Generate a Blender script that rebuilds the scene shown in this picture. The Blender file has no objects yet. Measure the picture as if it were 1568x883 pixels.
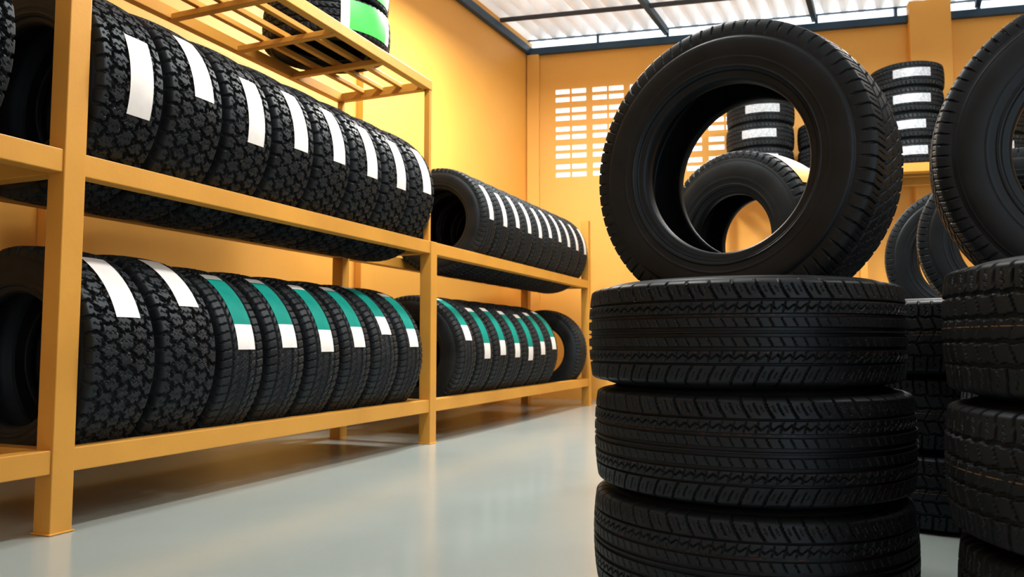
import bpy, math, random
import numpy as np
from mathutils import Matrix, Vector
random.seed(4); rng=np.random.RandomState(5)
scene=bpy.context.scene
scene.view_settings.view_transform='Standard'
scene.view_settings.gamma=.90; scene.view_settings.exposure=.12
COL=scene.collection

# ------------------------------------------------------------ materials
def newmat(name):
    m=bpy.data.materials.new(name); m.use_nodes=True
    nt=m.node_tree; b=nt.nodes['Principled BSDF']; return m,nt,b
def N(nt,t,**kw):
    n=nt.nodes.new(t)
    for k,v in kw.items(): setattr(n,k,v)
    return n
def paint(name,c1,c2,rough,scale=2.0,bump=0.05,bscale=60,spec=.5,coat=0):
    m,nt,b=newmat(name)
    tc=N(nt,'ShaderNodeTexCoord'); no=N(nt,'ShaderNodeTexNoise'); no.inputs['Scale'].default_value=scale; no.inputs['Detail'].default_value=6
    nt.links.new(tc.outputs['Object'],no.inputs['Vector'])
    r=N(nt,'ShaderNodeValToRGB'); r.color_ramp.elements[0].position=.3; r.color_ramp.elements[1].position=.7
    r.color_ramp.elements[0].color=(*c1,1); r.color_ramp.elements[1].color=(*c2,1)
    nt.links.new(no.outputs['Fac'],r.inputs['Fac']); nt.links.new(r.outputs['Color'],b.inputs['Base Color'])
    b.inputs['Roughness'].default_value=rough; b.inputs['Specular IOR Level'].default_value=spec
    b.inputs['Coat Weight'].default_value=coat
    if bump>0:
        n2=N(nt,'ShaderNodeTexNoise'); n2.inputs['Scale'].default_value=bscale; n2.inputs['Detail'].default_value=4
        nt.links.new(tc.outputs['Object'],n2.inputs['Vector'])
        bp=N(nt,'ShaderNodeBump'); bp.inputs['Strength'].default_value=bump; bp.inputs['Distance'].default_value=.01
        nt.links.new(n2.outputs['Fac'],bp.inputs['Height']); nt.links.new(bp.outputs['Normal'],b.inputs['Normal'])
    return m
def rubber(name,base=(.016,.017,.019),lines=(),rough=.5,thr=.5):
    m,nt,b=newmat(name)
    tc=N(nt,'ShaderNodeTexCoord')
    no=N(nt,'ShaderNodeTexNoise'); no.inputs['Scale'].default_value=9; no.inputs['Detail'].default_value=7
    nt.links.new(tc.outputs['Object'],no.inputs['Vector'])
    r=N(nt,'ShaderNodeValToRGB'); r.color_ramp.elements[0].position=.35; r.color_ramp.elements[1].position=.75
    r.color_ramp.elements[0].color=(base[0],base[1],base[2],1); r.color_ramp.elements[1].color=(base[0]*2.1,base[1]*2.1,base[2]*2.1,1)
    nt.links.new(no.outputs['Fac'],r.inputs['Fac'])
    cur=r.outputs['Color']
    sep=N(nt,'ShaderNodeSeparateXYZ'); nt.links.new(tc.outputs['Object'],sep.inputs[0])
    n2=N(nt,'ShaderNodeTexNoise'); n2.inputs['Scale'].default_value=140; nt.links.new(tc.outputs['Object'],n2.inputs['Vector'])
    th=N(nt,'ShaderNodeMath',operation='GREATER_THAN'); th.inputs[1].default_value=thr; nt.links.new(n2.outputs['Fac'],th.inputs[0])
    for z0,hw,col in lines:
        s=N(nt,'ShaderNodeMath',operation='SUBTRACT'); s.inputs[1].default_value=z0; nt.links.new(sep.outputs['Z'],s.inputs[0])
        a=N(nt,'ShaderNodeMath',operation='ABSOLUTE'); nt.links.new(s.outputs[0],a.inputs[0])
        l=N(nt,'ShaderNodeMath',operation='LESS_THAN'); l.inputs[1].default_value=hw; nt.links.new(a.outputs[0],l.inputs[0])
        mu=N(nt,'ShaderNodeMath',operation='MULTIPLY'); nt.links.new(l.outputs[0],mu.inputs[0]); nt.links.new(th.outputs[0],mu.inputs[1])
        mx=N(nt,'ShaderNodeMix',data_type='RGBA'); nt.links.new(mu.outputs[0],mx.inputs['Factor']); nt.links.new(cur,mx.inputs['A']); mx.inputs['B'].default_value=(*col,1)
        cur=mx.outputs['Result']
    nt.links.new(cur,b.inputs['Base Color'])
    mr=N(nt,'ShaderNodeMapRange'); mr.inputs['To Min'].default_value=rough-.08; mr.inputs['To Max'].default_value=rough+.14
    nt.links.new(no.outputs['Fac'],mr.inputs['Value']); nt.links.new(mr.outputs['Result'],b.inputs['Roughness'])
    n3=N(nt,'ShaderNodeTexNoise'); n3.inputs['Scale'].default_value=260; nt.links.new(tc.outputs['Object'],n3.inputs['Vector'])
    bp=N(nt,'ShaderNodeBump'); bp.inputs['Strength'].default_value=.08; bp.inputs['Distance'].default_value=.002
    nt.links.new(n3.outputs['Fac'],bp.inputs['Height']); nt.links.new(bp.outputs['Normal'],b.inputs['Normal'])
    b.inputs['Specular IOR Level'].default_value=.40
    b.inputs['Specular Tint'].default_value=(.72,.88,1,1)
    return m
M_wall=paint('wall_paint',(.85,.46,.10),(.90,.51,.12),.5,1.2,.08,25)
M_rack=paint('rack_paint',(.60,.31,.06),(.71,.38,.075),.42,3,.05,60)
M_blue=paint('blue_steel',(.02,.06,.12),(.03,.09,.16),.45,3,0)
M_dark=paint('dark_steel',(.03,.035,.045),(.05,.055,.065),.45,3,0)
M_floor=paint('epoxy_floor',(.32,.38,.38),(.38,.44,.44),.19,.8,.03,5,.5,.0)
M_white=paint('label_white',(.72,.73,.75),(.80,.81,.82),.55,20,0)
M_teal=paint('label_teal',(.0,.23,.195),(.003,.27,.23),.7,20,0,60,.2)
M_green=paint('label_green',(.06,.55,.10),(.08,.62,.13),.5,20,0)
M_pale=paint('label_pale_blue',(.30,.38,.48),(.66,.70,.75),.5,60,0)
M_yel=paint('label_yellow',(.8,.5,.1),(.9,.6,.15),.5,20,0)
R_at=rubber('rubber_all_terrain',(.0095,.011,.013),[(.055,.0007,(.2,.05,.04)),(-.03,.0006,(.2,.17,.08))],.52,.56)
R_hw=rubber('rubber_highway',(.009,.0105,.0125),[(.05,.0008,(.3,.3,.3)),(-.02,.0006,(.25,.07,.05))],.52,.54)
R_hero=rubber('rubber_suv',(.008,.0095,.0115),[(.0335,.0007,(.20,.05,.035)),(-.040,.0006,(.15,.05,.035))],.46,.56)
R_side=rubber('rubber_block',(.008,.0095,.0115),[(.004,.0007,(.28,.17,.07))],.48,.45)
M_roof,nt,b=newmat('translucent_roof_sheet')
b.inputs['Base Color'].default_value=(.86,.78,.72,1); b.inputs['Roughness'].default_value=.40
tr=N(nt,'ShaderNodeBsdfTranslucent'); tr.inputs['Color'].default_value=(.95,.88,.82,1)
mx=N(nt,'ShaderNodeMixShader')
tc=N(nt,'ShaderNodeTexCoord'); no=N(nt,'ShaderNodeTexNoise'); no.inputs['Scale'].default_value=1.8; no.inputs['Detail'].default_value=5
nt.links.new(tc.outputs['Object'],no.inputs['Vector'])
mr=N(nt,'ShaderNodeMapRange'); mr.inputs['From Min'].default_value=.35; mr.inputs['From Max'].default_value=.65; mr.inputs['To Min'].default_value=.24; mr.inputs['To Max'].default_value=.44
nt.links.new(no.outputs['Fac'],mr.inputs['Value']); nt.links.new(mr.outputs['Result'],mx.inputs[0])
out=nt.nodes['Material Output']
nt.links.new(b.outputs[0],mx.inputs[1]); nt.links.new(tr.outputs[0],mx.inputs[2]); nt.links.new(mx.outputs[0],out.inputs['Surface'])
M_tube,nt,b=newmat('lamp_tube'); b.inputs['Emission Color'].default_value=(1,.96,.9,1); b.inputs['Emission Strength'].default_value=6
M_house=paint('lamp_housing',(.7,.7,.7),(.8,.8,.8),.4,3,0)

# ------------------------------------------------------------ helpers
def obj(name,me,mats,parent=None):
    o=bpy.data.objects.new(name,me); COL.objects.link(o)
    for m in mats:
        if m.name not in [x.name for x in me.materials if x]: me.materials.append(m)
    if parent: o.parent=parent
    return o
def boxes(name,origin,ex,ey,bl,mats,bevel=0,parent=None):
    ex=Vector((*ex,0)); ey=Vector((*ey,0)); vs=[];fs=[];mi=[]
    for bx in bl:
        x0,x1,y0,y1,z0,z1=bx[:6]; k=len(vs)
        for x,y,z in ((x0,y0,z0),(x1,y0,z0),(x1,y1,z0),(x0,y1,z0),(x0,y0,z1),(x1,y0,z1),(x1,y1,z1),(x0,y1,z1)):
            p=ex*x+ey*y; vs.append((p.x,p.y,z))
        for f in ((0,3,2,1),(4,5,6,7),(0,1,5,4),(1,2,6,5),(2,3,7,6),(3,0,4,7)):
            fs.append([k+i for i in f]); mi.append(bx[6] if len(bx)>6 else 0)
    me=bpy.data.meshes.new(name); me.from_pydata(vs,[],fs); me.update()
    for m in mats: me.materials.append(m)
    me.polygons.foreach_set('material_index',mi)
    o=bpy.data.objects.new(name,me); COL.objects.link(o); o.location=(origin[0],origin[1],origin[2] if len(origin)>2 else 0)
    if bevel:
        md=o.modifiers.new('bevel','BEVEL'); md.width=bevel; md.segments=2; md.limit_method='ANGLE'
    if parent: o.parent=parent
    return o

# ------------------------------------------------------------ tyre generator
def sstep(e0,e1,x):
    t=np.clip((x-e0)/(e1-e0),0,1); return t*t*(3-2*t)
def line(d,hw,soft):
    return 1-sstep(hw,hw+soft,np.abs(d))
def per(a,p):
    return (a/p-np.round(a/p))*p
def tri(x): return 2*np.abs(2*(x-np.floor(x+.5)))-1
def pat_suv(a,w,L,Wt):
    n=round(L/.046); p=L/n; hw=Wt/2; aw=np.abs(w); sg=np.sign(w)
    m=np.zeros_like(a)
    for w0,g in ((.66,.0012),(.34,.0032),(.06,.0030)):
        m=np.maximum(m,line((aw-w0)*hw,g,.0014))
    z=line((aw-(.51+.045*tri(a/p*2)))*hw,.0010,.0014)*.75
    m=np.maximum(m,z)
    t=np.clip(aw-.68,0,1)
    ph=a+sg*.02+.018*np.sin(t*3.6)
    lat=line(per(ph,p),.0015,.0015)*sstep(.68,.72,aw)*.95
    lat2=line(per(ph+p/2,p),.0008,.0014)*sstep(.74,.78,aw)*(1-sstep(.98,1.02,aw))*.6
    lat3=line(per(ph+p/4,p/2),.0005,.0013)*sstep(.80,.84,aw)*(1-sstep(.93,.97,aw))*.3
    m=np.maximum(m,np.maximum(np.maximum(lat,lat2),lat3))
    c=line(per(a+.05*w,p/2),.0007,.0013)*(1-sstep(.28,.30,aw))*sstep(.10,.12,aw)*.5
    d=line(per(a-.03*w,p/2),.0008,.0014)*sstep(.39,.41,aw)*(1-sstep(.60,.64,aw))*.5
    return np.maximum(m,np.maximum(c,d))
def pat_stand(a,w,L,Wt):
    n=round(L/.030); p=L/n; hw=Wt/2; aw=np.abs(w); sg=np.sign(w)
    m=np.zeros_like(a)
    for w0,g in ((.60,.0025),(.22,.003)):
        m=np.maximum(m,line((aw-w0-.015*tri(a/p))*hw,g,.0018))
    m=np.maximum(m,line(per(a+sg*p*.25+.02*aw,p),.0013,.0014)*sstep(.60,.64,aw)*.85)
    m=np.maximum(m,line(per(a+sg*p*.25+p/2+.02*aw,p),.0006,.0012)*sstep(.68,.7,aw)*(1-sstep(.95,1,aw))*.4)
    m=np.maximum(m,line(per(a+.05*w,p),.0012,.0015)*(1-sstep(.56,.6,aw))*.6)
    return m
def pat_block(a,w,L,Wt):
    n=round(L/.036); p=L/n; hw=Wt/2; aw=np.abs(w); sg=np.sign(w)
    m=np.zeros_like(a)
    wz=.04*tri(a/p)
    for w0,g in ((.60,.0026),(.20,.0026)):
        m=np.maximum(m,line((aw-w0-wz*.5)*hw,g,.002))
    m=np.maximum(m,line(per(a+sg*p*.25+.01*aw,p),.0017,.0018)*sstep(.60,.64,aw)*.9)
    m=np.maximum(m,line(per(a+.04*w,p),.0014,.0016)*sstep(.22,.25,aw)*(1-sstep(.55,.6,aw))*.8)
    m=np.maximum(m,line(per(a+p/2-.05*w,p),.0008,.0014)*(1-sstep(.18,.2,aw))*.5)
    m=np.maximum(m,line(per(a+sg*p*.25+p/2+.01*aw+.003*tri(w*8),p),.0006,.0013)*sstep(.65,.68,aw)*(1-sstep(.95,1,aw))*.4)
    return m
def pat_hw(a,w,L,Wt):
    n=round(L/.034); p=L/n; hw=Wt/2; aw=np.abs(w)
    m=np.zeros_like(a)
    for w0,g in ((.62,.0035),(.23,.0035)):
        m=np.maximum(m,line((aw-w0)*hw,g,.002))
    m=np.maximum(m,line(per(a+.02*w,p),.0020,.002)*sstep(.62,.66,aw)*.9)
    m=np.maximum(m,line(per(a+.10*w,p),.0016,.002)*(1-sstep(.6,.64,aw))*sstep(.23,.26,aw)*.8)
    m=np.maximum(m,line(per(a+.10*w,p/2),.001,.0018)*(1-sstep(.2,.23,aw))*.6)
    return m
def pat_at(a,w,L,Wt):
    rows=[-.98,-.48,-.0,.48,.98]; n=int(round(L/.054)); p=L/n; hw=Wt/2
    pts=[]
    for ri,rw in enumerate(rows):
        for i in range(n):
            j=.24 if abs(rw)<.9 else .08
            pts.append(((i+.5*(ri%2)+rng.uniform(-j,j))*p,(rw+rng.uniform(-.13,.13)*(abs(rw)<.9))*hw))
    pts=np.array(pts,dtype=np.float32)
    A=a.ravel(); Wv=(w*hw).ravel().copy()
    Aw=A+.0042*np.sin(Wv*230)+.0025*np.sin(Wv*510+1); Ww=Wv+.0042*np.sin(A*2*np.pi*round(L*38)/L)
    out_=np.zeros(len(A),dtype=np.float32)
    CH=6000
    for k in range(0,len(A),CH):
        da=Aw[k:k+CH,None]-pts[None,:,0]; da=(da+L/2)%L-L/2
        dw=Ww[k:k+CH,None]-pts[None,:,1]
        d=np.sqrt(da*da+dw*dw*.9); d.partition(1,axis=1)
        out_[k:k+CH]=d[:,1]-d[:,0]
    f=out_.reshape(a.shape); m=1-sstep(.0075,.0110,f)
    aw=np.abs(w)
    m=np.where(aw>.98,line(per(a+p*.5*(1) ,p),.004,.003),m)
    sip=line(per(a+.006*tri(w*6),p/2),.0009,.0016)*.3*(aw<.95)
    return np.maximum(m,sip)
def catmull(P,n):
    P=[np.array(p,float) for p in P]; P=[2*P[0]-P[1]]+P+[2*P[-1]-P[-2]]; o=[]
    for i in range(1,len(P)-2):
        p0,p1,p2,p3=P[i-1:i+3]
        for k in range(n):
            t=k/n
            o.append(.5*((2*p1)+(-p0+p2)*t+(2*p0-5*p1+4*p2-p3)*t*t+(-p0+3*p1-3*p2+p3)*t**3))
    o.append(P[-2]); return np.array(o)
def make_tire(name,R,W,r,Na,Nw,pat,rub,depth=.008,label=None,ns=7,crown=.007,a_=.012,b_=.032):
    Wt=W-2*(a_+.009); h=R-r
    w=np.linspace(-1.22,1.22,Nw)
    aw=np.abs(w); sg=np.sign(w); t=np.clip((aw-1)/.22,0,1)
    tz=np.where(aw<=1,w*Wt/2,sg*(Wt/2+a_*np.sin(t*np.pi/2)))
    tr_=R-crown*np.minimum(aw,1)**2.2-b_*(1-np.cos(t*np.pi/2))
    ctrl=[(R-crown-b_,Wt/2+a_),(r+.62*h,W/2-.0012),(r+.45*h,W/2),(r+.25*h,W/2-.005),(r+.16*h,W/2-.009),(r+.13*h,W/2-.016),(r+.05*h,W/2-.020),(r+.002,W/2-.028),(r,W/2-.036)]
    o=catmull(ctrl,ns)
    rr=o[:,0]
    for r0,amp,sw in ((r+.76*h,.0020,.0018),(r+.33*h,.0018,.0018),(r+.70*h,.0010,.0012),(r+.20*h,.0028,.0022)):
        o[:,1]+=amp*np.exp(-((rr-r0)/sw)**2)
    inn=catmull([(r,W/2-.036),(r+.003,W/2-.052),(r+.28*h,W/2-.024),(r+.62*h,W/2-.017),(R-.052,Wt/2-.006),(R-.028,Wt/2-.04),(R-.024,0)],3)
    side=o[1:]
    pz=[(tr_[j],tz[j]) for j in range(Nw)]
    prof=pz+[tuple(x) for x in side]+[tuple(x) for x in inn[1:]]+[(x[0],-x[1]) for x in inn[::-1][1:-1]]+[(x[0],-x[1]) for x in side[::-1]]
    prof=np.array(prof); Nj=len(prof)
    th=np.linspace(0,2*np.pi,Na,endpoint=False); L=2*np.pi*R
    rad=np.repeat(prof[None,:,0],Na,0); zz=np.repeat(prof[None,:,1],Na,0)
    AA,WW=np.meshgrid(th*R,w,indexing='ij')
    mk=pat(AA.astype(np.float32),WW.astype(np.float32),L,Wt)
    fade=1-sstep(.6,1,np.repeat(t[None,:],Na,0))
    rad[:,:Nw]-=depth*mk*fade
    zz[:,:Nw]-=np.sign(WW)*.003*mk*fade*(np.abs(WW)>1)
    V=np.stack([rad*np.cos(th)[:,None],rad*np.sin(th)[:,None],zz],-1).reshape(-1,3)
    I=np.arange(Na)[:,None]; J=np.arange(Nj)[None,:]
    I2=(I+1)%Na; J2=(J+1)%Nj
    F=np.stack([I*Nj+J,I2*Nj+J,I2*Nj+J2,I*Nj+J2],-1).reshape(-1,4)
    smooth=np.repeat((np.arange(Nj)>=Nw-1)[None,:],Na,0).ravel()
    mi=np.zeros(len(F),int)
    if label:
        hang,w0,w1,segs=label
        nt_=30; nw_=7; k=len(V)
        tt=np.linspace(-hang,hang,nt_+1); ww=np.linspace(w0,w1,nw_+1)
        T,Wl=np.meshgrid(tt,ww,indexing='ij')
        rl=R-crown*np.abs(Wl)**2.2+.0015
        LV=np.stack([rl*np.cos(T),rl*np.sin(T),Wl*Wt/2],-1).reshape(-1,3)
        i=np.arange(nt_)[:,None]; j=np.arange(nw_)[None,:]
        LF=np.stack([k+i*(nw_+1)+j,k+(i+1)*(nw_+1)+j,k+(i+1)*(nw_+1)+j+1,k+i*(nw_+1)+j+1],-1).reshape(-1,4)
        fr=np.repeat((np.arange(nt_)+.5)/nt_,nw_); lm=np.zeros(len(LF),int)
        for f0,m_ in segs: lm[fr>=f0]=m_
        V=np.concatenate([V,LV]); F=np.concatenate([F,LF]); mi=np.concatenate([mi,lm]); smooth=np.concatenate([smooth,np.ones(len(LF),bool)])
    me=bpy.data.meshes.new(name)
    me.vertices.add(len(V)); me.vertices.foreach_set('co',V.astype(np.float32).ravel())
    me.loops.add(len(F)*4); me.loops.foreach_set('vertex_index',F.astype(np.int32).ravel())
    me.polygons.add(len(F)); me.polygons.foreach_set('loop_start',np.arange(0,len(F)*4,4,dtype=np.int32))
    me.materials.append(rub); me.materials.append(M_white); me.materials.append(M_teal); me.materials.append(M_pale); me.materials.append(M_green); me.materials.append(M_yel)
    me.polygons.foreach_set('material_index',mi.astype(np.int32)); me.polygons.foreach_set('use_smooth',smooth)
    me.update(calc_edges=True); me.validate()
    return me
dg=math.radians
T_at=make_tire('all_terrain_tire_mesh',.375,.265,.215,560,72,pat_at,R_at,.013,(dg(21),-.22,.62,[(0,1)]))
T_hw=make_tire('highway_tire_mesh',.368,.245,.21,480,60,pat_hw,R_hw,.008,(dg(29),-.40,.52,[(0,1),(.10,2),(.72,1)]))
T_w=make_tire('touring_tire_mesh',.360,.222,.21,400,54,pat_hw,R_hw,.008,(dg(20),-.35,.4,[(0,1)]))
T_hero=make_tire('suv_tire_mesh',.357,.2316,.205,900,122,pat_suv,R_hero,.0065,None,12)
T_stand=make_tire('standing_tire_mesh',.355,.25,.203,900,96,pat_stand,R_hero,.006,None,16,.009,.016,.040)
T_stand2=make_tire('standing_wide_tire_mesh',.40,.25,.225,900,90,pat_stand,R_hero,.007,None,14,.008,.014,.035)
T_block=make_tire('block_tire_mesh',.357,.2316,.205,800,96,pat_block,R_side,.007,None,8)
T_yl=make_tire('labelled_tire_mesh',.355,.25,.180,400,54,pat_hw,R_hw,.008,(dg(17),-.7,.85,[(0,1),(.6,5)]))
T_sm=make_tire('small_tire_mesh',.30,.225,.19,260,44,pat_hw,R_hw,.008,(dg(29),-.36,.46,[(0,3)]))
T_gr=make_tire('green_label_tire_mesh',.33,.21,.2,300,44,pat_hw,R_hw,.008,(dg(30),-.85,.95,[(0,1),(.12,4),(.88,1)]))

def place(name,me,c,axis,up_elev=0.0,side=-1):
    Z=Vector((axis[0],axis[1],0)).normalized(); n=Vector((Z.y,-Z.x,0))
    e=dg(up_elev); X=n*math.cos(e)+Vector((0,0,1))*math.sin(e); Y=Z.cross(X)
    M=Matrix(((X.x,Y.x,Z.x,c[0]),(X.y,Y.y,Z.y,c[1]),(X.z,Y.z,Z.z,c[2]),(0,0,0,1)))
    o=bpy.data.objects.new(name,me); COL.objects.link(o); o.matrix_world=M; return o
def flat(name,me,x,y,z,rot):
    o=bpy.data.objects.new(name,me); COL.objects.link(o); o.location=(x,y,z); o.rotation_euler=(0,0,rot); return o

# ------------------------------------------------------------ room shell
CX,CY=.168,8.18
e=Vector((.973,-.2306)).normalized(); nb=(-e.y*1.0,e.x*1.0)
slotL=[]; slotZ=[]
for k in range(5):
    a0=.30+.39*k
    slotL+= [(a0,a0+.150),(a0+.172,a0+.322)]
for k in range(5):
    z0=2.300+.2*k
    slotZ+= [(z0,z0+.052),(z0+.085,z0+.137)]
bl=[(-.12,.26,0,.12,0,3.62),(2.22,7.2,0,.12,0,3.62),(.26,2.22,0,.12,0,2.26),(.26,2.22,0,.12,3.27,3.62)]
le=sorted(set([.26,2.22]+[v for s in slotL for v in s])); ze=sorted(set([2.26,3.27]+[v for s in slotZ for v in s]))
for i in range(len(le)-1):
    for j in range(len(ze)-1):
        lm=(le[i]+le[i+1])/2; zm=(ze[j]+ze[j+1])/2
        if any(a<lm<b for a,b in slotL) and any(a<zm<b for a,b in slotZ): continue
        bl.append((le[i],le[i+1],.0,.025,ze[j],ze[j+1]))
boxes('wall_back',(CX,CY),e,nb,bl,[M_wall])
boxes('trim_pilaster',(CX,CY),e,nb,[(0.0,.13,-.05,0,0,3.62),(3.72,4.08,-.10,0,0,3.80)],[M_wall],.004)
boxes('trim_top_beam',(CX,CY),e,nb,[(0,7.2,-.05,.10,3.62,3.69)],[M_blue],.003)
mull=[(0,7.2,.0,.03,3.69,3.70),(0,7.2,.0,.03,3.792,3.80)]+[(x-.012,x+.012,0,.05,3.69,3.80) for x in np.arange(.75,7.2,.72)]
boxes('window_1',(CX,CY),e,nb,mull,[M_blue])
g=Vector((.447,.894)).normalized(); nl=(-g.y,g.x)
bl=[(-12.1,.12,0,.12,0,3.80)]
boxes('wall_left',(CX,CY),g,nl,bl,[M_wall])
boxes('trim_wall_column',(CX,CY),g,nl,[(x,x+.18,-.06,0,0,3.70) for x in (-2.9,-5.2,-7.6)],[M_wall],.004)
boxes('trim_left_beam',(CX,CY),g,nl,[(-12,0,-.05,0,3.63,3.71)],[M_blue],.003)
rx=CX+e.x*6.9; ry=CY+e.y*6.9
boxes('wall_right',(0,0),(1,0),(0,1),[(rx,rx+.12,-2.6,ry,0,3.80)],[M_wall])
boxes('wall_front',(0,0),(1,0),(0,1),[(-5.3,.6,-2.72,-2.6,0,3.80),(5.2,rx,-2.72,-2.6,0,3.80),(.6,5.2,-2.72,-2.6,2.9,3.80)],[M_wall])
me=bpy.data.meshes.new('floor'); me.from_pydata([(-6.5,-5,0),(7.5,-5,0),(7.5,9,0),(-6.5,9,0)],[],[(0,1,2,3)]); obj('floor',me,[M_floor])
nl_=560; nt_=2
LL=np.linspace(-.1,11,nl_); TT=np.linspace(-.10,12.2,nt_)
vs=[];fs=[]
for i,l in enumerate(LL):
    for t in TT:
        p=Vector((CX,CY))+e*l-g*t
        s_=math.sin(l*2*math.pi/.16)
        vs.append((p.x,p.y,3.845+.036*max(-.6,min(.6,s_*1.2))/.6))
for i in range(nl_-1): fs.append((i*2,(i+1)*2,(i+1)*2+1,i*2+1))
me=bpy.data.meshes.new('ceiling'); me.from_pydata(vs,[],fs); me.update(); me.polygons.foreach_set('use_smooth',[True]*len(fs)); obj('ceiling',me,[M_roof])
for k,l in enumerate((1.455,2.886,4.34,5.8)):
    p=Vector((CX,CY))+e*l
    boxes('trim_roof_beam',(p.x,p.y),g,nl,[(-9.6,.03,-.024,.024,3.73,3.80),],[M_blue],.003)
boxes('trim_purlin',(CX,CY),e,nb,[(.0-.45*d,6.9-.3*d,-.9*d-.016,-.9*d+.016,3.765,3.80) for d in (.68,1.6,2.6,3.6)],[M_dark])

# ------------------------------------------------------------ rack
D=Vector((.3872,.9220)).normalized(); Q=Vector((-D.y,D.x)); O=Vector((-1.36,2.364))
dep=.60; p_=.036
posts=[-2.3,0,2.28,5.28]
bl=[]; TS=2.075
for s in posts:
    for y in (0,dep):
        top={-2.3:TS,0:TS,2.28:1.14,5.28:1.70}[s]
        bl.append((s-p_,s+p_,y-p_,y+p_,0,top))
        if s==2.28: bl.append((s-.036,s-.010,y-.018,y+.018,1.14,TS))
    for z in (.246,1.14): bl.append((s-.028,s+.028,p_,dep-p_,z-.068,z-.002))
    for y in (0,dep): bl.append((s-.042,s+.042,y-.042,y+.042,0,.006))
for z in (.246,1.14):
    for i in range(3):
        for y in (0,dep):
            bl.append((posts[i]+p_,posts[i+1]-p_,y-.03,y+.03,z-.07,z))
for y in (0,dep): bl.append((-2.3,2.27,y-.022,y+.022,TS-.055,TS))
for s in (2.25,0,-2.3): bl.append((s-.02,s+.02,0,dep,TS-.055,TS-.005))
for y in (.17,.30,.43): bl.append((-2.3,2.25,y-.014,y+.014,TS-.028,TS-.002))
for s in np.arange(-2.0,2.2,.42): bl.append((s-.018,s+.018,0,dep,TS-.058,TS-.030))
boxes('tire_storage_rack',(O.x,O.y),D,Q,bl,[M_rack],.004)
def rk(s,R,zb,W):
    hd=dep/2-.03; h=math.sqrt(R*R-hd*hd)+.001
    p=O+D*s+Q*(dep/2); return (p.x,p.y,zb+h)
dax=(D.x,D.y)
for i,el in enumerate([5,26,11,17,18,16,15,19]):
    place('all_terrain_tire',T_at,rk(.04+.1375+.2745*i,.375,1.14,.265),dax,el)
place('all_terrain_tire',T_at,rk(-.34,.375,1.14,.265),dax,95)
for i,el in enumerate([42,50]):
    place('all_terrain_tire',T_at,rk(.04+.1375+.2745*i,.375,.246,.265),dax,el)
for i,el in enumerate([35,36,33,36,46,36]):
    place('highway_tire',T_hw,rk(.725+.256*i,.368,.246,.245),dax,el)
for i in range(10):
    place('touring_tire',T_w,rk(2.91+.112+.2275*i,.360,1.14,.222),dax,20+rng.uniform(-3,3))
for i,el in enumerate([42,24,27,24,20,26,32]):
    place('highway_tire',T_hw,rk(2.56+.125+.255*i,.368,.246,.245),dax,el)
place('highway_tire',T_hw,rk(5.0,.368,.246,.245),dax,170)
p=O+D*1.7+Q*.30
flat('green_label_tire',T_gr,p.x,p.y,TS+.001+.105,-.62)
flat('green_label_tire',T_gr,p.x-.01,p.y+.01,TS+.001+.316,-.52)

# ------------------------------------------------------------ stacks of tyres
def stack(name,me,x,y,n,W,jit,rz0=0):
    for k in range(n):
        jx,jy=jit[k%len(jit)]
        flat(name,me,x+jx,y+jy,W/2+k*W,rz0+rng.uniform(0,6.28))
W=.2316
stack('suv_tire',T_hero,.5497,1.861,3,W,[(0,0),(.004,.0),(-.008,.004)])
place('standing_suv_tire',T_stand,(.562,1.905,.974),(.64,.768),100)
stack('block_tread_tire',T_block,1.10,1.255,3,W,[(.005,0),(-.010,.0),(-.004,.004)])
stack('block_tread_tire',T_block,1.475,1.89,3,W,[(0,0),(.008,.004)])
place('standing_wide_tire',T_stand2,(1.47,1.88,1.022),(.43,.903),100)
stack('block_tread_tire',T_block,.89,3.13,3,W,[(0,0),(.01,0)])
place('labelled_tire',T_yl,(.945,3.13,.968),(.80,.60),48)
stack('block_tread_tire',T_block,1.42,2.62,3,W,[(0,0),(.01,.01),(-.01,0)])
stack('block_tread_tire',T_block,2.02,3.08,3,W,[(0,0),(.01,0)])
place('standing_suv_tire',T_stand,(2.01,3.10,.973),(.50,.866),100)
stack('block_tread_tire',T_block,2.22,3.82,3,W,[(0,0),(.01,0)])
place('standing_suv_tire',T_stand,(2.21,3.80,.973),(.50,.866),60)

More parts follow.
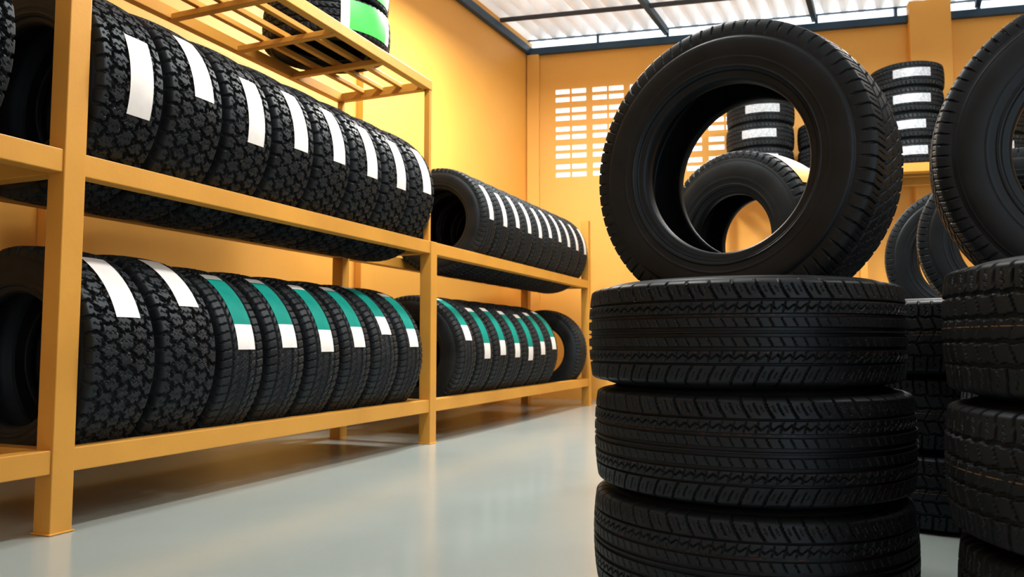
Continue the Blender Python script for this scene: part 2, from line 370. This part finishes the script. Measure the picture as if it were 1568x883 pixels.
# ------------------------------------------------------------ shelf with small tyres along back wall
SO=Vector((CX,CY)); SZ=2.08
bl=[]
for l in (1.95,3.1,4.9):
    for d in (-.86,-.24): bl.append((l-.03,l+.03,d-.03,d+.03,0,SZ))
    bl.append((l-.025,l+.025,-.83,-.27,SZ-.07,SZ-.005))
for d in (-.86,-.24): bl.append((1.92,4.93,d-.03,d+.03,SZ-.075,SZ))
for d in (-.7,-.55,-.4): bl.append((1.95,4.9,d-.02,d+.02,SZ-.025,SZ))
boxes('tire_display_shelf',(CX,CY),e,nb,bl,[M_rack],.004)
def sh(l,n,W=.2255):
    for k in range(n):
        q=SO+e*l+Vector(nb)*(-.55)
        flat('small_tire',T_sm,q.x+rng.uniform(-.01,.01),q.y,SZ+.001+W/2+k*W,math.atan2(-q.y,-q.x)+rng.uniform(-.12,.12)+.1)
sh(2.31,3); sh(2.93,2); sh(3.56,4); sh(4.2,3)

# ------------------------------------------------------------ lamps
def lamp(x,y,z,ang,power,L=1.2,col=(1,.95,.88),w=.25):
    em=bpy.data.objects.new('fluorescent_lamp',None); COL.objects.link(em); em.location=(x,y,z); em.rotation_euler=(0,0,ang)
    boxes('housing',(0,0,0),(1,0),(0,1),[(-L/2,L/2,-.08,.08,.03,.08),(-L/2+.1,-L/2+.11,-.005,.005,.08,3.8-z),(L/2-.11,L/2-.1,-.005,.005,.08,3.8-z)],[M_house],.004,em)
    boxes('tube',(0,0,0),(1,0),(0,1),[(-L/2+.03,L/2-.03,-.015,.015,0,.03)],[M_tube],.006,em)
    li=bpy.data.lights.new('light','AREA'); li.shape='RECTANGLE'; li.size=L; li.size_y=w; li.energy=power; li.color=col
    lo=bpy.data.objects.new('light',li); COL.objects.link(lo); lo.parent=em; lo.location=(0,0,-.03)
lamp(.15,5.35,3.35,1.1,125)
lamp(2.9,5.1,3.35,1.1,62)
lamp(.1,2.9,3.35,1.1,75)
lamp(2.9,2.2,3.35,1.1,32)
w=bpy.data.worlds.new('World'); scene.world=w; w.use_nodes=True
bg=w.node_tree.nodes['Background']; bg.inputs[0].default_value=(.86,.94,1,1); bg.inputs[1].default_value=2.1

# ------------------------------------------------------------ camera
cam=bpy.data.cameras.new('camera'); co=bpy.data.objects.new('camera',cam); COL.objects.link(co)
cam.sensor_width=36; cam.lens=36*1200/1568
co.location=(0,0,.555); co.rotation_euler=(math.radians(90+4.08),0,0)
cam.clip_start=.05
cam.dof.use_dof=True; cam.dof.focus_distance=2.1; cam.dof.aperture_fstop=6.3
scene.camera=co
